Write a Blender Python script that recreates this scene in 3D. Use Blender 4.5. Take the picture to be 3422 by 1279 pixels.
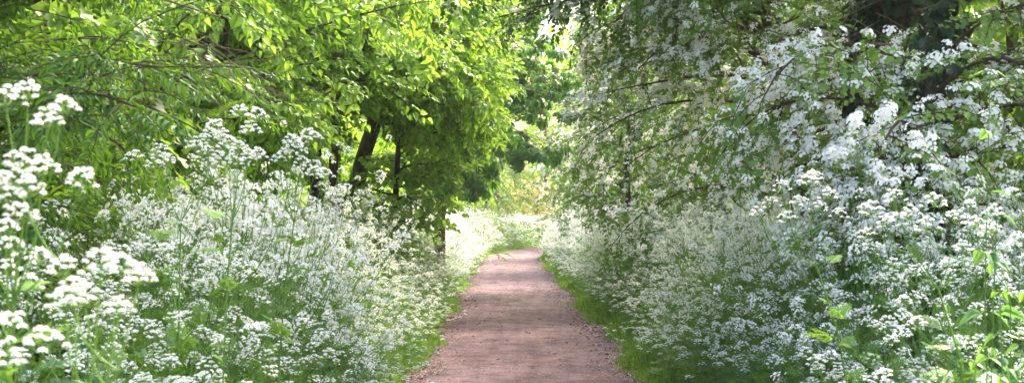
import bpy, math
import numpy as np
from mathutils import Vector

# ------------------------------------------------------------------ camera, sky, sun, exposure
S = bpy.context.scene
COL = S.collection
for o in list(bpy.data.objects):
    bpy.data.objects.remove(o, do_unlink=True)
EYE = 1.5
cam_d = bpy.data.cameras.new('camera')
cam_d.sensor_width = 36.0
cam_d.lens = 49.5
cam_d.shift_x = 0.0078
cam_d.shift_y = 0.025
cam_d.clip_start = 0.05
cam_d.clip_end = 2500
cam_d.dof.use_dof = True
cam_d.dof.focus_distance = 11.0
cam_d.dof.aperture_fstop = 7.0
cam = bpy.data.objects.new('camera', cam_d)
cam.location = (0, 0, EYE)
cam.rotation_euler = (math.radians(90), 0, 0)
COL.objects.link(cam)
S.camera = cam

SUN_AZ, SUN_EL = 40.0, 46.0          # degrees clockwise from straight ahead, above the horizon
W = bpy.data.worlds.new('World')
S.world = W
W.use_nodes = True
wn = W.node_tree.nodes
wl = W.node_tree.links
bg = wn['Background']
sky = wn.new('ShaderNodeTexSky')
sky.sky_type = 'NISHITA'
sky.sun_disc = False
sky.sun_elevation = math.radians(SUN_EL)
sky.sun_rotation = math.radians(SUN_AZ)
sky.air_density = 1.0
sky.dust_density = 8.0
sky.ozone_density = 0.1
wl.new(sky.outputs[0], bg.inputs[0])
bg.inputs[1].default_value = 0.15
sd = bpy.data.lights.new('sun', 'SUN')
sd.energy = 1.5
sd.angle = math.radians(10.0)      # thin high cloud: soft shadows
sd.color = (1.0, 0.94, 0.82)
sun = bpy.data.objects.new('sun', sd)
a, e = math.radians(SUN_AZ), math.radians(SUN_EL)
sv = Vector((math.sin(a)*math.cos(e), math.cos(a)*math.cos(e), math.sin(e)))
sun.rotation_euler = sv.to_track_quat('Z', 'Y').to_euler()
sun.location = (0, 0, 30)
COL.objects.link(sun)
S.view_settings.view_transform = 'Standard'
S.view_settings.look = 'None'
S.view_settings.exposure = 2.64
S.view_settings.gamma = 1.0
S.cycles.max_bounces = 9
S.cycles.diffuse_bounces = 5
S.cycles.transmission_bounces = 6
S.cycles.transparent_max_bounces = 8
S.cycles.use_denoising = True
S.cycles.sample_clamp_indirect = 8.0

rg = np.random.default_rng(11)
U = rg.uniform
D2R = math.pi/180

# ------------------------------------------------------------------ mesh helpers
def norm(v):
    return v/np.maximum(np.linalg.norm(v, axis=-1, keepdims=True), 1e-9)

class Buf:
    def __init__(s):
        s.V, s.T, s.c, s.m, s.n = [], [], [], [], 0
    def raw(s, V, T, tint=0.5, mi=0):
        V = np.asarray(V, float); T = np.asarray(T, int)
        s.V.append(V); s.T.append(T+s.n)
        s.c.append(np.full(len(V), tint) if np.isscalar(tint) else np.asarray(tint, float))
        s.m.append(np.full(len(T), mi) if np.isscalar(mi) else np.asarray(mi, int))
        s.n += len(V)
    def put(s, tpl, M, P, tint=None):
        """tpl=(V,T,mi,tintoffset); M (N,3,3) columns = local axes; P (N,3)"""
        V, T, mi, tc = tpl
        N = len(P)
        if N == 0: return
        W_ = np.einsum('nij,vj->nvi', M, V)+P[:, None, :]
        TT = T[None]+(np.arange(N)*len(V))[:, None, None]
        if tint is None: tint = rg.random(N)
        cc = np.clip(tint[:, None]+tc[None], 0, 1)
        s.raw(W_.reshape(-1, 3), TT.reshape(-1, 3), cc.reshape(-1), np.tile(mi, N))
    def mesh(s, name, mats, smooth=False):
        V = np.concatenate(s.V); T = np.concatenate(s.T); c = np.concatenate(s.c); m = np.concatenate(s.m)
        me = bpy.data.meshes.new(name)
        me.vertices.add(len(V)); me.vertices.foreach_set('co', V.astype(np.float32).ravel())
        me.loops.add(T.size); me.loops.foreach_set('vertex_index', T.astype(np.int32).ravel())
        me.polygons.add(len(T)); me.polygons.foreach_set('loop_start', (np.arange(len(T))*3).astype(np.int32))
        me.polygons.foreach_set('material_index', m.astype(np.int32))
        if smooth: me.polygons.foreach_set('use_smooth', np.ones(len(T), bool))
        at = me.attributes.new('tint', 'FLOAT', 'POINT'); at.data.foreach_set('value', c.astype(np.float32))
        for mm in mats: me.materials.append(mm)
        me.update(calc_edges=True)
        me.validate()
        return me

def cat_tpl(lst):
    V, T, mi, tc, n = [], [], [], [], 0
    for (v, t, m, c) in lst:
        V.append(v); T.append(t+n); mi.append(m); tc.append(c); n += len(v)
    return (np.concatenate(V), np.concatenate(T), np.concatenate(mi), np.concatenate(tc))
def mk(V, T, mi=0, tc=0.0):
    V = np.asarray(V, float); T = np.asarray(T, int)
    return (V, T, np.full(len(T), mi), np.full(len(V), float(tc)))
def xf(tpl, M, p, dt=0.0):
    return (tpl[0]@np.asarray(M).T+np.asarray(p), tpl[1], tpl[2], tpl[3]+dt)

def frame(d, roll=0.0, up=(0, 0, 1)):
    """rows of vectors d (N,3) -> matrices with columns x=d, y, z (z up-ish), rolled"""
    d = norm(np.atleast_2d(np.asarray(d, float)))
    up = np.broadcast_to(np.asarray(up, float), d.shape)
    y = np.cross(up, d)
    bad = np.linalg.norm(y, axis=1) < 1e-3
    y[bad] = (0, 1, 0)
    y = norm(y); z = np.cross(d, y)
    r = np.broadcast_to(np.asarray(roll, float), (len(d),))[:, None]
    y2 = y*np.cos(r)+z*np.sin(r); z2 = -y*np.sin(r)+z*np.cos(r)
    return np.stack([d, y2, z2], axis=2)

def one_frame(d, roll=0.0): return frame(np.array([d]), roll)[0]
def tube(pts, rad, k=5):
    pts = np.asarray(pts, float); n = len(pts)
    rad = np.broadcast_to(np.asarray(rad, float), (n,))
    t = norm(np.gradient(pts, axis=0))
    ref = np.array([0.31, 0.95, 0.11]) if abs(t[0][1]) < 0.8 else np.array([1, 0.1, 0.2])
    u = norm(np.cross(t, ref)); v = np.cross(t, u)
    an = np.arange(k)*2*math.pi/k
    V = (pts[:, None, :]+rad[:, None, None]*(u[:, None, :]*np.cos(an)[None, :, None]+v[:, None, :]*np.sin(an)[None, :, None])).reshape(-1, 3)
    i = np.arange(n-1)[:, None]*k; j = np.arange(k)[None]; j2 = (j+1) % k
    A, B, C_, D_ = i+j, i+j2, i+k+j2, i+k+j
    T = np.concatenate([np.stack([A, B, C_], -1).reshape(-1, 3), np.stack([A, C_, D_], -1).reshape(-1, 3)])
    return V, T

def curve(p0, az, el, L, droop, n=8, wob=0.06, pw=1.4):
    """a drooping, slightly wandering branch line"""
    t = np.linspace(0, 1, n)
    ww = np.cumsum(rg.normal(0, wob, n)); wz = np.cumsum(rg.normal(0, wob*0.7, n))
    A = az+ww; E = el-droop*t**pw+wz
    d = np.stack([np.cos(A)*np.cos(E), np.sin(A)*np.cos(E), np.sin(E)], 1)
    P = np.concatenate([[p0], np.asarray(p0)+np.cumsum(d[:-1]*L/(n-1), axis=0)])
    return P, A, E

# ------------------------------------------------------------------ tagging and object helpers
def obj(name, me, parent=None, loc=None):
    o = bpy.data.objects.new(name, me)
    COL.objects.link(o)
    if parent is not None: o.parent = parent
    if loc is not None: o.location = loc
    return o
def thing(name, label, cat, loc=(0, 0, 0), group=None, rz=0.0):
    o = bpy.data.objects.new(name, None)
    o.empty_display_size = 0.2
    COL.objects.link(o); o.location = loc; o.rotation_euler = (0, 0, rz)
    o['label'] = label; o['category'] = cat
    if group: o['group'] = group
    return o

# ------------------------------------------------------------------ materials
def new_mat(name):
    m = bpy.data.materials.new(name); m.use_nodes = True
    nt = m.node_tree; nt.nodes.clear()
    return m, nt, nt.nodes, nt.links
def leaf_mat(name, ca, cb, tra, trb, tw=0.42, rough=0.45, spec=0.45, obvar=0.0):
    m, nt, N, Lk = new_mat(name)
    out = N.new('ShaderNodeOutputMaterial'); mix = N.new('ShaderNodeMixShader')
    pb = N.new('ShaderNodeBsdfPrincipled'); tr = N.new('ShaderNodeBsdfTranslucent')
    at = N.new('ShaderNodeAttribute'); at.attribute_name = 'tint'
    fac = at.outputs['Fac']
    if obvar:
        oi = N.new('ShaderNodeObjectInfo'); ma = N.new('ShaderNodeMath'); ma.operation = 'MULTIPLY_ADD'
        ma.inputs[1].default_value = obvar; Lk.new(oi.outputs['Random'], ma.inputs[0])
        sb = N.new('ShaderNodeMath'); sb.operation = 'SUBTRACT'; Lk.new(fac, sb.inputs[0]); sb.inputs[1].default_value = obvar/2
        Lk.new(sb.outputs[0], ma.inputs[2]); ma.use_clamp = True
        fac = ma.outputs[0]
    def mx(c1, c2):
        x = N.new('ShaderNodeMix'); x.data_type = 'RGBA'
        x.inputs[6].default_value = (*c1, 1); x.inputs[7].default_value = (*c2, 1)
        Lk.new(fac, x.inputs[0]); return x.outputs[2]
    Lk.new(mx(ca, cb), pb.inputs['Base Color']); Lk.new(mx(tra, trb), tr.inputs['Color'])
    pb.inputs['Roughness'].default_value = rough
    pb.inputs['Specular IOR Level'].default_value = spec
    mix.inputs[0].default_value = tw
    Lk.new(pb.outputs[0], mix.inputs[1]); Lk.new(tr.outputs[0], mix.inputs[2]); Lk.new(mix.outputs[0], out.inputs[0])
    return m
def bark_mat(name, c1, c2, scale=14.0, rough=0.9, moss=None):
    m, nt, N, Lk = new_mat(name)
    out = N.new('ShaderNodeOutputMaterial'); pb = N.new('ShaderNodeBsdfPrincipled')
    tc = N.new('ShaderNodeTexCoord'); mp = N.new('ShaderNodeMapping'); mp.inputs['Scale'].default_value = (1, 1, 0.25)
    Lk.new(tc.outputs['Object'], mp.inputs[0])
    no = N.new('ShaderNodeTexNoise'); no.inputs['Scale'].default_value = scale; no.inputs['Detail'].default_value = 8; no.inputs['Roughness'].default_value = 0.65
    Lk.new(mp.outputs[0], no.inputs[0])
    cr = N.new('ShaderNodeValToRGB'); cr.color_ramp.elements[0].position = 0.35; cr.color_ramp.elements[1].position = 0.68
    cr.color_ramp.elements[0].color = (*c1, 1); cr.color_ramp.elements[1].color = (*c2, 1)
    Lk.new(no.outputs[0], cr.inputs[0])
    col = cr.outputs[0]
    if moss:
        n2 = N.new('ShaderNodeTexNoise'); n2.inputs['Scale'].default_value = 3.0; n2.inputs['Detail'].default_value = 6
        Lk.new(tc.outputs['Object'], n2.inputs[0])
        r2 = N.new('ShaderNodeValToRGB'); r2.color_ramp.elements[0].position = 0.5; r2.color_ramp.elements[1].position = 0.62
        Lk.new(n2.outputs[0], r2.inputs[0])
        mx = N.new('ShaderNodeMix'); mx.data_type = 'RGBA'; Lk.new(r2.outputs[0], mx.inputs[0]); Lk.new(col, mx.inputs[6]); mx.inputs[7].default_value = (*moss, 1)
        col = mx.outputs[2]
    Lk.new(col, pb.inputs['Base Color']); pb.inputs['Roughness'].default_value = rough
    pb.inputs['Specular IOR Level'].default_value = 0.2
    bp = N.new('ShaderNodeBump'); bp.inputs['Strength'].default_value = 1.0; bp.inputs['Distance'].default_value = 0.05
    Lk.new(no.outputs[0], bp.inputs['Height']); Lk.new(bp.outputs[0], pb.inputs['Normal'])
    Lk.new(pb.outputs[0], out.inputs[0])
    return m

M_LIME = leaf_mat('lime_leaf', (0.105, 0.225, 0.030), (0.220, 0.390, 0.055), (0.30, 0.56, 0.04), (0.52, 0.77, 0.08), 0.42, 0.42)
M_HAW = leaf_mat('hawthorn_leaf', (0.062, 0.125, 0.014), (0.140, 0.260, 0.026), (0.14, 0.32, 0.03), (0.32, 0.54, 0.05), 0.27, 0.42)
M_CHEST = leaf_mat('chestnut_leaf', (0.050, 0.150, 0.075), (0.100, 0.250, 0.120), (0.18, 0.40, 0.06), (0.36, 0.62, 0.08), 0.36, 0.35, 0.6)
M_GLOSSY = leaf_mat('glossy_shrub_leaf', (0.035, 0.100, 0.018), (0.090, 0.210, 0.030), (0.16, 0.36, 0.02), (0.34, 0.58, 0.04), 0.34, 0.42, 0.4)
M_WOOD = leaf_mat('woodland_leaf', (0.050, 0.120, 0.022), (0.120, 0.240, 0.040), (0.20, 0.38, 0.04), (0.42, 0.62, 0.06), 0.42, 0.5)
M_PALE = leaf_mat('pale_woodland_leaf', (0.150, 0.240, 0.070), (0.330, 0.430, 0.170), (0.36, 0.52, 0.10), (0.62, 0.74, 0.25), 0.45, 0.5)
M_SUNWOOD = leaf_mat('sunlit_tone_woodland_leaf', (0.085, 0.190, 0.025), (0.180, 0.340, 0.045), (0.30, 0.54, 0.03), (0.56, 0.76, 0.05), 0.45, 0.5)  # lighter copy of the woodland leaf, sunlight put into its colour
M_GOLD = leaf_mat('golden_leaf', (0.26, 0.25, 0.07), (0.50, 0.46, 0.18), (0.50, 0.46, 0.10), (0.75, 0.70, 0.25), 0.45, 0.5)
M_HERB = leaf_mat('herb_leaf', (0.065, 0.150, 0.020), (0.150, 0.290, 0.038), (0.16, 0.36, 0.04), (0.36, 0.58, 0.08), 0.30, 0.5, 0.35, 0.5)
M_BROAD = leaf_mat('broad_herb_leaf', (0.060, 0.155, 0.055), (0.120, 0.260, 0.100), (0.16, 0.38, 0.05), (0.34, 0.58, 0.10), 0.32, 0.5)
M_NETTLE = leaf_mat('nettle_leaf', (0.060, 0.150, 0.025), (0.120, 0.260, 0.045), (0.18, 0.40, 0.04), (0.32, 0.56, 0.07), 0.33, 0.5)
M_STEM = leaf_mat('herb_stem', (0.090, 0.200, 0.035), (0.180, 0.320, 0.060), (0.24, 0.44, 0.04), (0.44, 0.62, 0.08), 0.25, 0.45, 0.4, 0.6)
M_GRASS = leaf_mat('grass_blade', (0.050, 0.120, 0.014), (0.200, 0.350, 0.050), (0.18, 0.38, 0.02), (0.42, 0.62, 0.08), 0.36, 0.45)
M_IVY = leaf_mat('ivy_leaf', (0.010, 0.028, 0.010), (0.028, 0.060, 0.020), (0.03, 0.07, 0.01), (0.06, 0.12, 0.02), 0.15, 0.4)
M_PETAL = leaf_mat('parsley_petal', (0.84, 0.85, 0.83), (0.92, 0.93, 0.92), (0.78, 0.82, 0.74), (0.88, 0.90, 0.86), 0.34, 0.6, 0.2)
M_CREAM = leaf_mat('cream_petal', (0.80, 0.81, 0.76), (0.91, 0.92, 0.88), (0.72, 0.76, 0.64), (0.85, 0.87, 0.80), 0.30, 0.6, 0.2)
M_MAY = leaf_mat('hawthorn_petal', (0.86, 0.85, 0.82), (0.95, 0.94, 0.92), (0.84, 0.81, 0.72), (0.92, 0.90, 0.82), 0.30, 0.6, 0.2)
M_PINK = leaf_mat('chestnut_petal', (0.72, 0.50, 0.46), (0.86, 0.74, 0.68), (0.70, 0.45, 0.40), (0.80, 0.66, 0.60), 0.3, 0.6, 0.2)
M_BARK = bark_mat('lime_bark', (0.045, 0.032, 0.022), (0.17, 0.125, 0.085), 16, moss=(0.10, 0.12, 0.05))
M_BARKP = bark_mat('pale_bark', (0.14, 0.095, 0.06), (0.36, 0.26, 0.18), 14)
M_BARKH = bark_mat('hawthorn_bark', (0.035, 0.026, 0.020), (0.13, 0.10, 0.07), 20, moss=(0.10, 0.10, 0.035))
M_TWIG = bark_mat('twig_bark', (0.05, 0.038, 0.025), (0.14, 0.10, 0.065), 30)
M_DEAD = bark_mat('dead_twig', (0.16, 0.115, 0.08), (0.36, 0.28, 0.20), 30)

# ------------------------------------------------------------------ leaf templates (x = towards tip, z = upper face)
def leaf_outline(L, prof, fold=0.22, bend=0.15, x0=0.0, mi=0, jit=0.0):
    """prof: list of (t, halfwidth) between base and tip"""
    V = [(x0, 0, 0)]
    for t, w in prof: V.append((x0+L*t, 0, -bend*L*t*t))
    V.append((x0+L, 0, -bend*L))
    n = len(prof)
    for sgn in (1, -1):
        for t, w in prof:
            V.append((x0+L*t, sgn*w*L, fold*w*L-bend*L*t*t+rg.normal(0, jit)*L))
    V = np.array(V); T = []
    mid = list(range(0, n+2))
    for si, off in ((1, n+2), (-1, 2*n+2)):
        T.append((mid[0], mid[1], off) if si < 0 else (mid[0], off, mid[1])[::1])
        for i in range(n-1):
            a_, b_, c_, d_ = mid[i+1], mid[i+2], off+i+1, off+i
            T += [(a_, b_, c_), (a_, c_, d_)]
        T.append((mid[n], mid[n+1], off+n-1))
    return mk(V, T, mi)
def lime_leaf(): return leaf_outline(1.0, [(-0.02, 0.30), (0.30, 0.46), (0.62, 0.33), (0.88, 0.09)], 0.3, 0.25)
def lance_leaf(): return leaf_outline(1.0, [(0.22, 0.23), (0.55, 0.27), (.82, .15)], 0.3, 0.3)
def haw_leaf():
    V = [(0, 0, 0), (0.45, 0, 0), (1, 0, -.08), (0.38, 0.46, .1), (0.52, 0.2, .04), (0.85, 0.36, .06), (0.38, -0.46, .1), (0.52, -0.2, .04), (0.85, -0.36, .06)]
    T = [(0, 4, 3), (0, 1, 4), (1, 2, 4), (4, 2, 5), (0, 6, 7), (0, 7, 1), (1, 7, 2), (7, 8, 2)]
    return mk(V, T)
def rz_m(a):
    c, s = math.cos(a), math.sin(a); return np.array([[c, -s, 0], [s, c, 0], [0, 0, 1.]])
def ry_m(a):
    c, s = math.cos(a), math.sin(a); return np.array([[c, 0, s], [0, 1, 0], [-s, 0, c]])
def rx_m(a):
    c, s = math.cos(a), math.sin(a); return np.array([[1, 0, 0], [0, c, -s], [0, s, c]])

def spray_tpl(leaf, L, n, size, spread=55, drop=(10, 50), rand=0.2, droop=0.12, tipdown=0):
    """a leafy twig along +x: returns (leaves tpl, twig tpl)"""
    out = []
    for i in range(n):
        t = (i+0.6)/n
        side = 1 if i % 2 else -1
        ang = side*math.radians(spread*(1.05-0.75*t)+rg.normal(0, 12))
        if i == n-1: ang = 0
        s = size*(0.75+0.4*math.sin(math.pi*min(t*0.9+0.1, 1)))*(1+rg.normal(0, 0.12))
        M = rz_m(ang)@ry_m(math.radians(U(*drop)))@rx_m(rg.normal(0, 0.35))*s
        p = (L*t, side*0.25*size, -droop*L*t*t-0.1*size)
        out.append(xf(leaf(), M, p, rg.normal(0, rand)))
    x = np.linspace(0, 1, 5)
    V, T = tube(np.stack([x*L, 0.004*np.sin(x*9), -droop*L*x*x], 1), np.linspace(0.0035, 0.0015, 5), 3)
    return cat_tpl(out), mk(V, T)

def corymb_tpl(n=10, r=0.028, fl=0.0085, k=5):
    """hawthorn flower cluster, flowers facing up/outwards"""
    out = []
    for i in range(n):
        rr = r*math.sqrt((i+0.3)/n); an = i*2.4+U(0, 0.5)
        p = np.array([rr*math.cos(an), rr*math.sin(an), 0.012+0.55*(r-rr)+rg.normal(0, 0.003)])
        nrm = norm(np.array([p[0]*45, p[1]*45, 1.0])+rg.normal(0, 0.3, 3))
        M = frame(norm(np.cross(nrm, [0.3, 1, 0.1])), 0, up=nrm)[0]
        a_ = np.arange(k)*2*math.pi/k
        f = fl*U(0.8, 1.2)
        if k >= 5:
            V = np.concatenate([[(0, 0, -0.25*f)], np.stack([f*np.cos(a_), f*np.sin(a_), a_*0], 1)])
            T = [(0, j+1, (j+1) % k+1) for j in range(k)]
        else:
            V = np.stack([f*1.15*np.cos(a_), f*1.15*np.sin(a_), rg.normal(0, 0.15*f, k)], 1); T = [(0, 1, 2), (0, 2, 3)]
        out.append(xf(mk(V, T), M, p, rg.normal(0, 0.2)))
    return cat_tpl(out)

def umbel_tpl(lod=0, D=0.065):
    """compound umbel of cow parsley, joint at origin, up = +z; material 0 petals, 1 rays"""
    rays = (13, 9, 8)[lod]; out = []
    for i in range(rays):
        rr = math.sqrt((i+0.4)/rays)*D*0.5*U(0.85, 1.1); an = i*2.4+U(-0.3, 0.3)
        top = np.array([rr*math.cos(an), rr*math.sin(an), 0.038-rr*rr*26+rg.normal(0, 0.003)])
        if lod == 0:
            V, T = tube([(0, 0, 0), top*0.55+(0, 0, -0.003), top], [0.0011, 0.0008, 0.0006], 3); out.append(mk(V, T, 1))
        elif lod == 1:
            V = [(0.0012, 0, 0), (-0.0012, 0, 0), top]; out.append(mk(V, [(0, 1, 2)], 1))
        if lod == 2:
            s = D*0.15; a_ = np.arange(4)*math.pi/2+U(0, 1)
            V = np.stack([s*np.cos(a_), s*np.sin(a_), rg.normal(0, s*0.2, 4)], 1)@one_frame(norm(rg.normal(0, 1, 3)*(1, 1, .6)), U(0, 3)).T+top
            out.append(mk(V, [(0, 1, 2), (0, 2, 3)], 0, rg.normal(0, 0.2))); continue
        nf = (17, 6)[lod]; ur = D*(0.100 if lod == 0 else .118)
        for j in range(nf):
            r2 = ur*math.sqrt((j+0.3)/nf); a2 = j*2.4+U(0, 1)
            c = top+np.array([r2*math.cos(a2), r2*math.sin(a2), math.sqrt(max(ur*ur*1.02-r2*r2, 0))*0.9+rg.normal(0, 0.0006)])
            s = D*(0.031 if lod == 0 else 0.068)*U(0.8, 1.25)
            nrm = norm(norm(c-top)+rg.normal(0, 0.3, 3))
            M = frame(norm(np.cross(nrm, [0.3, 1, 0.1])), U(0, 3), up=nrm)[0]
            a_ = np.arange(4)*math.pi/2
            V = np.stack([s*np.cos(a_), s*np.sin(a_), a_*0], 1)
            V = np.stack([s*np.array([1, .12, -1, -.12]), s*np.array([.12, 1, .12, -1]), [0, 0, 0, 0]], 1)
            out.append(xf(mk(V, [(0, 1, 2), (0, 2, 3)], 0), M, c, rg.normal(0, 0.2)))
    return cat_tpl(out)

def fern_tpl(L=0.3, lod=0):
    """finely divided parsley leaf along +x"""
    out = []
    npin = (7, 5, 3)[lod]
    for i in range(npin):
        t = 0.25+0.7*i/npin
        for sd_ in (1, -1):
            pl = L*0.42*(1-0.75*(i/npin))*U(0.85, 1.1)
            base = np.array([L*t, 0, -0.25*L*t*t]); M = rz_m(sd_*math.radians(U(48, 66)))@ry_m(math.radians(U(-5, 20)))
            nl = (4, 3, 1)[lod]
            for j in range(nl):
                u = (j+0.5)/nl
                for s2 in ((1, -1) if j < nl-1 else (0,)):
                    l2 = pl*(0.42 if lod < 2 else 1.1)*(1-0.5*u); w = l2*0.32
                    V = [(0, 0, 0), (l2*0.45, w, 0.1*w), (l2, 0, 0), (l2*0.45, -w, 0.1*w), (l2*.7, w*1.1, 0), (l2*.7, -w*1.1, 0)]
                    f = mk(V, [(0, 2, 1), (0, 3, 2), (1, 2, 4), (3, 5, 2)][:(4 if lod == 0 else 2)])
                    f = xf(f, rz_m(s2*0.8), (pl*u, 0, 0)); f = xf(f, M, base, rg.normal(0, 0.12)); out.append(f)
    x = np.linspace(0, 1, 4)
    V, T = tube(np.stack([x*L, x*0, -0.25*L*x*x], 1), np.linspace(0.002, 0.0008, 4), 3); out.append(mk(V, T, 1))
    return cat_tpl(out)

# ------------------------------------------------------------------ sprays per species
SP = {}
SP['lime'] = [spray_tpl(lime_leaf, 0.46, 10, 0.086, 62, (-12, 28)) for _ in range(4)]
SP['glossy'] = [spray_tpl(lance_leaf, 0.32, 12, 0.062, 55, (-5, 40)) for _ in range(4)]
SP['haw'] = [spray_tpl(haw_leaf, 0.26, 13, 0.042, 70, (-15, 40)) for _ in range(4)]
SP['wood'] = [spray_tpl(haw_leaf, 0.55, 12, 0.095, 62, (0, 50)) for _ in range(3)]
SP['fine'] = [spray_tpl(lance_leaf, 0.45, 14, 0.07, 45, (-10, 40)) for _ in range(3)]
def palmate():
    out = []
    for k in range(7):
        an = math.radians((k-3)*38); s = 0.155*(1-0.11*abs(k-3))
        lf = leaf_outline(1.0, [(0.3, 0.10), (0.68, 0.20), (0.88, 0.12)], 0.3, 0.42)
        out.append(xf(lf, rz_m(an)@ry_m(math.radians(U(10, 26)))*s, (0, 0, 0), rg.normal(0, 0.1)))
    return cat_tpl(out)
def chest_spray():
    out, tw = [], []
    for k in range(6):
        an = k*2.2+U(0, .5); M = rz_m(an)@ry_m(math.radians(U(5, 45)))
        out.append(xf(palmate(), M, M@np.array([0.11, 0, 0])+np.array([0.25, 0, 0]), rg.normal(0, 0.15)))
        V, T = tube([(0.25, 0, 0), M@np.array([0.11, 0, 0])+np.array([0.25, 0, 0])], 0.002, 3); tw.append(mk(V, T))
    V, T = tube([(0, 0, 0), (.12, 0, .01), (.25, 0, 0)], 0.005, 3); tw.append(mk(V, T))
    return cat_tpl(out), cat_tpl(tw)
SP['chest'] = [chest_spray() for _ in range(3)]
COR0 = [corymb_tpl(11, 0.030, 0.0085, 5) for _ in range(3)]
COR1 = [corymb_tpl(8, 0.032, 0.0115, 4) for _ in range(3)]
MAT = {'lime': M_LIME, 'glossy': M_GLOSSY, 'haw': M_HAW, 'wood': M_WOOD, 'fine': M_PALE, 'chest': M_CHEST}

# ------------------------------------------------------------------ trees
SPEC = dict(  # boughs, length, elev, droop, branchlet gap, branchlet share, spray gap, spray scale
    lime=dict(gap=0.18, bl=0.30, sg=0.21, tip=-0.10, side=(40, 72)),
    haw=dict(gap=0.14, bl=0.30, sg=0.12, tip=-0.15, side=(30, 80)),
    chest=dict(gap=0.40, bl=0.30, sg=0.34, tip=-0.25, side=(35, 70)),
    glossy=dict(gap=0.13, bl=0.34, sg=0.15, tip=-0.05, side=(30, 70)),
    wood=dict(gap=0.26, bl=0.30, sg=0.27, tip=-0.15, side=(35, 75)),
    fine=dict(gap=0.26, bl=0.30, sg=0.25, tip=-0.1, side=(35, 75)),
)
def build_tree(name, label, cat, trunk, r0, boughs, kind, bark=M_BARK, leafmat=None, bloom=0.0, corym=None,
               keep=None, scale=1.0, forks=(), group=None, dense=1.0, twigs=True, ivy=0, bloom_fn=None, barkname='trunk', k=10, candles=0, bscale=1.0):
    """trunk: polyline (world); boughs: list of (height fraction along trunk, azimuth deg, elev deg, length, droop)"""
    base = np.array(trunk[0], float)
    root = thing(name, label, cat, tuple(base), group)
    tp = np.array(trunk, float)-base
    # resample + wobble the trunk
    s = np.concatenate([[0], np.cumsum(np.linalg.norm(np.diff(tp, axis=0), axis=1))])
    n = 14; ss = np.linspace(0, s[-1], n)
    P = np.stack([np.interp(ss, s, tp[:, i]) for i in range(3)], 1)
    P[1:, :2] += rg.normal(0, r0*0.18, (n-1, 2))
    R = r0*(1-0.75*(ss/s[-1])**1.1); R[0] *= 1.35
    B = Buf(); V, T = tube(P, R, k)
    V = V+norm(rg.normal(0, 1, V.shape))*r0*0.05; B.raw(V, T)
    obj(barkname, B.mesh(barkname, [bark], True), root)
    for fk in forks:   # extra stems and limbs, each a part
        fp = np.array(fk[0], float)-base
        s2 = np.concatenate([[0], np.cumsum(np.linalg.norm(np.diff(fp, axis=0), axis=1))]); q = np.linspace(0, s2[-1], 10)
        FP = np.stack([np.interp(q, s2, fp[:, i]) for i in range(3)], 1); FP[1:] += rg.normal(0, fk[1]*0.15, (9, 3))
        B = Buf(); V, T = tube(FP, np.linspace(fk[1], fk[1]*0.45, 10), 8); B.raw(V, T)
        obj('limb', B.mesh('limb', [bark], True), root)
    sp = SPEC[kind]; BR = Buf(); pos, dr, ro, sc = [], [], [], []
    for (hf, az, el, L, droop) in boughs:
        h = hf*s[-1]; p0 = np.array([np.interp(h, ss, P[:, i]) for i in range(3)])
        nb = 9
        C, A, E = curve(p0, az*D2R, el*D2R, L, droop*D2R, nb)
        if keep is not None:
            kb = keep(C+base); bad = np.where(~kb[2:])[0]
            if len(bad):
                if bad[0] < 1: continue
                q_ = np.linspace(0, bad[0]+1, nb); C, A, E = np.stack([np.interp(q_, np.arange(nb), C[:, i]) for i in range(3)], 1), np.interp(q_, np.arange(nb), A), np.interp(q_, np.arange(nb), E)
        rr = min(r0*0.45, 0.005+0.0065*L)*U(.8, 1.2)
        V, T = tube(C, np.linspace(rr, 0.005, nb), 5); BR.raw(V, T)
        tcs = np.linspace(0, 1, nb); t = U(0.12, 0.22); side = 1
        while t < 1.0:
            c = np.array([np.interp(t, tcs, C[:, i]) for i in range(3)]); az_ = np.interp(t, tcs, A); el_ = np.interp(t, tcs, E)
            l2 = L*sp['bl']*(1.05-0.65*t)*U(0.6, 1.25)+0.15*scale
            a2 = az_+side*U(*sp['side'])*D2R; side = -side
            C2, A2, E2 = curve(c, a2, el_*0.6+rg.normal(0.05, 0.22 if kind != 'haw' else .5), l2, 0.5-sp['tip'], 5, 0.09 if kind != 'haw' else .16)
            if twigs: V, T = tube(C2, np.linspace(0.0045, 0.0018, 5), 3); BR.raw(V, T)
            m = max(2, int(l2/(sp['sg']*scale)*dense)); s3 = 1
            for q in range(m):
                u = (q+0.7)/m; ps = np.array([np.interp(u, np.linspace(0, 1, 5), C2[:, i]) for i in range(3)])
                aa = np.interp(u, np.linspace(0, 1, 5), A2)+(s3*U(25, 65)*D2R if q < m-1 else 0); s3 = -s3
                ee = np.interp(u, np.linspace(0, 1, 5), E2)+sp['tip']*0.5+rg.normal(0, 0.2)
                pos.append(ps); dr.append((math.cos(aa)*math.cos(ee), math.sin(aa)*math.cos(ee), math.sin(ee)))
            t += sp['gap']*scale/L*U(0.6, 1.4)/dense**0.5
        # bough tip
        pos.append(C[-1]); dr.append((math.cos(A[-1])*math.cos(E[-1]), math.sin(A[-1])*math.cos(E[-1]), math.sin(E[-1])))
    pos = np.array(pos); dr = np.array(dr)
    kk = pos[:, 2]+base[2] > 0.25
    if keep is not None: kk &= keep(pos+base)
    pos, dr = pos[kk], dr[kk]
    N = len(pos); roll = rg.normal(0, 0.3, N); scl = U(0.6, 1.3, N)*scale
    ow = pos.copy(); ow[:, 0] -= np.interp(pos[:, 2], P[:, 2], P[:, 0]); ow[:, 1] -= np.interp(pos[:, 2], P[:, 2], P[:, 1]); ow[:, 2] = 0; ow = norm(ow)
    lean_ = {'lime': .85, 'glossy': .6, 'chest': .8, 'haw': .3, 'wood': .4, 'fine': .3}[kind]
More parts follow.
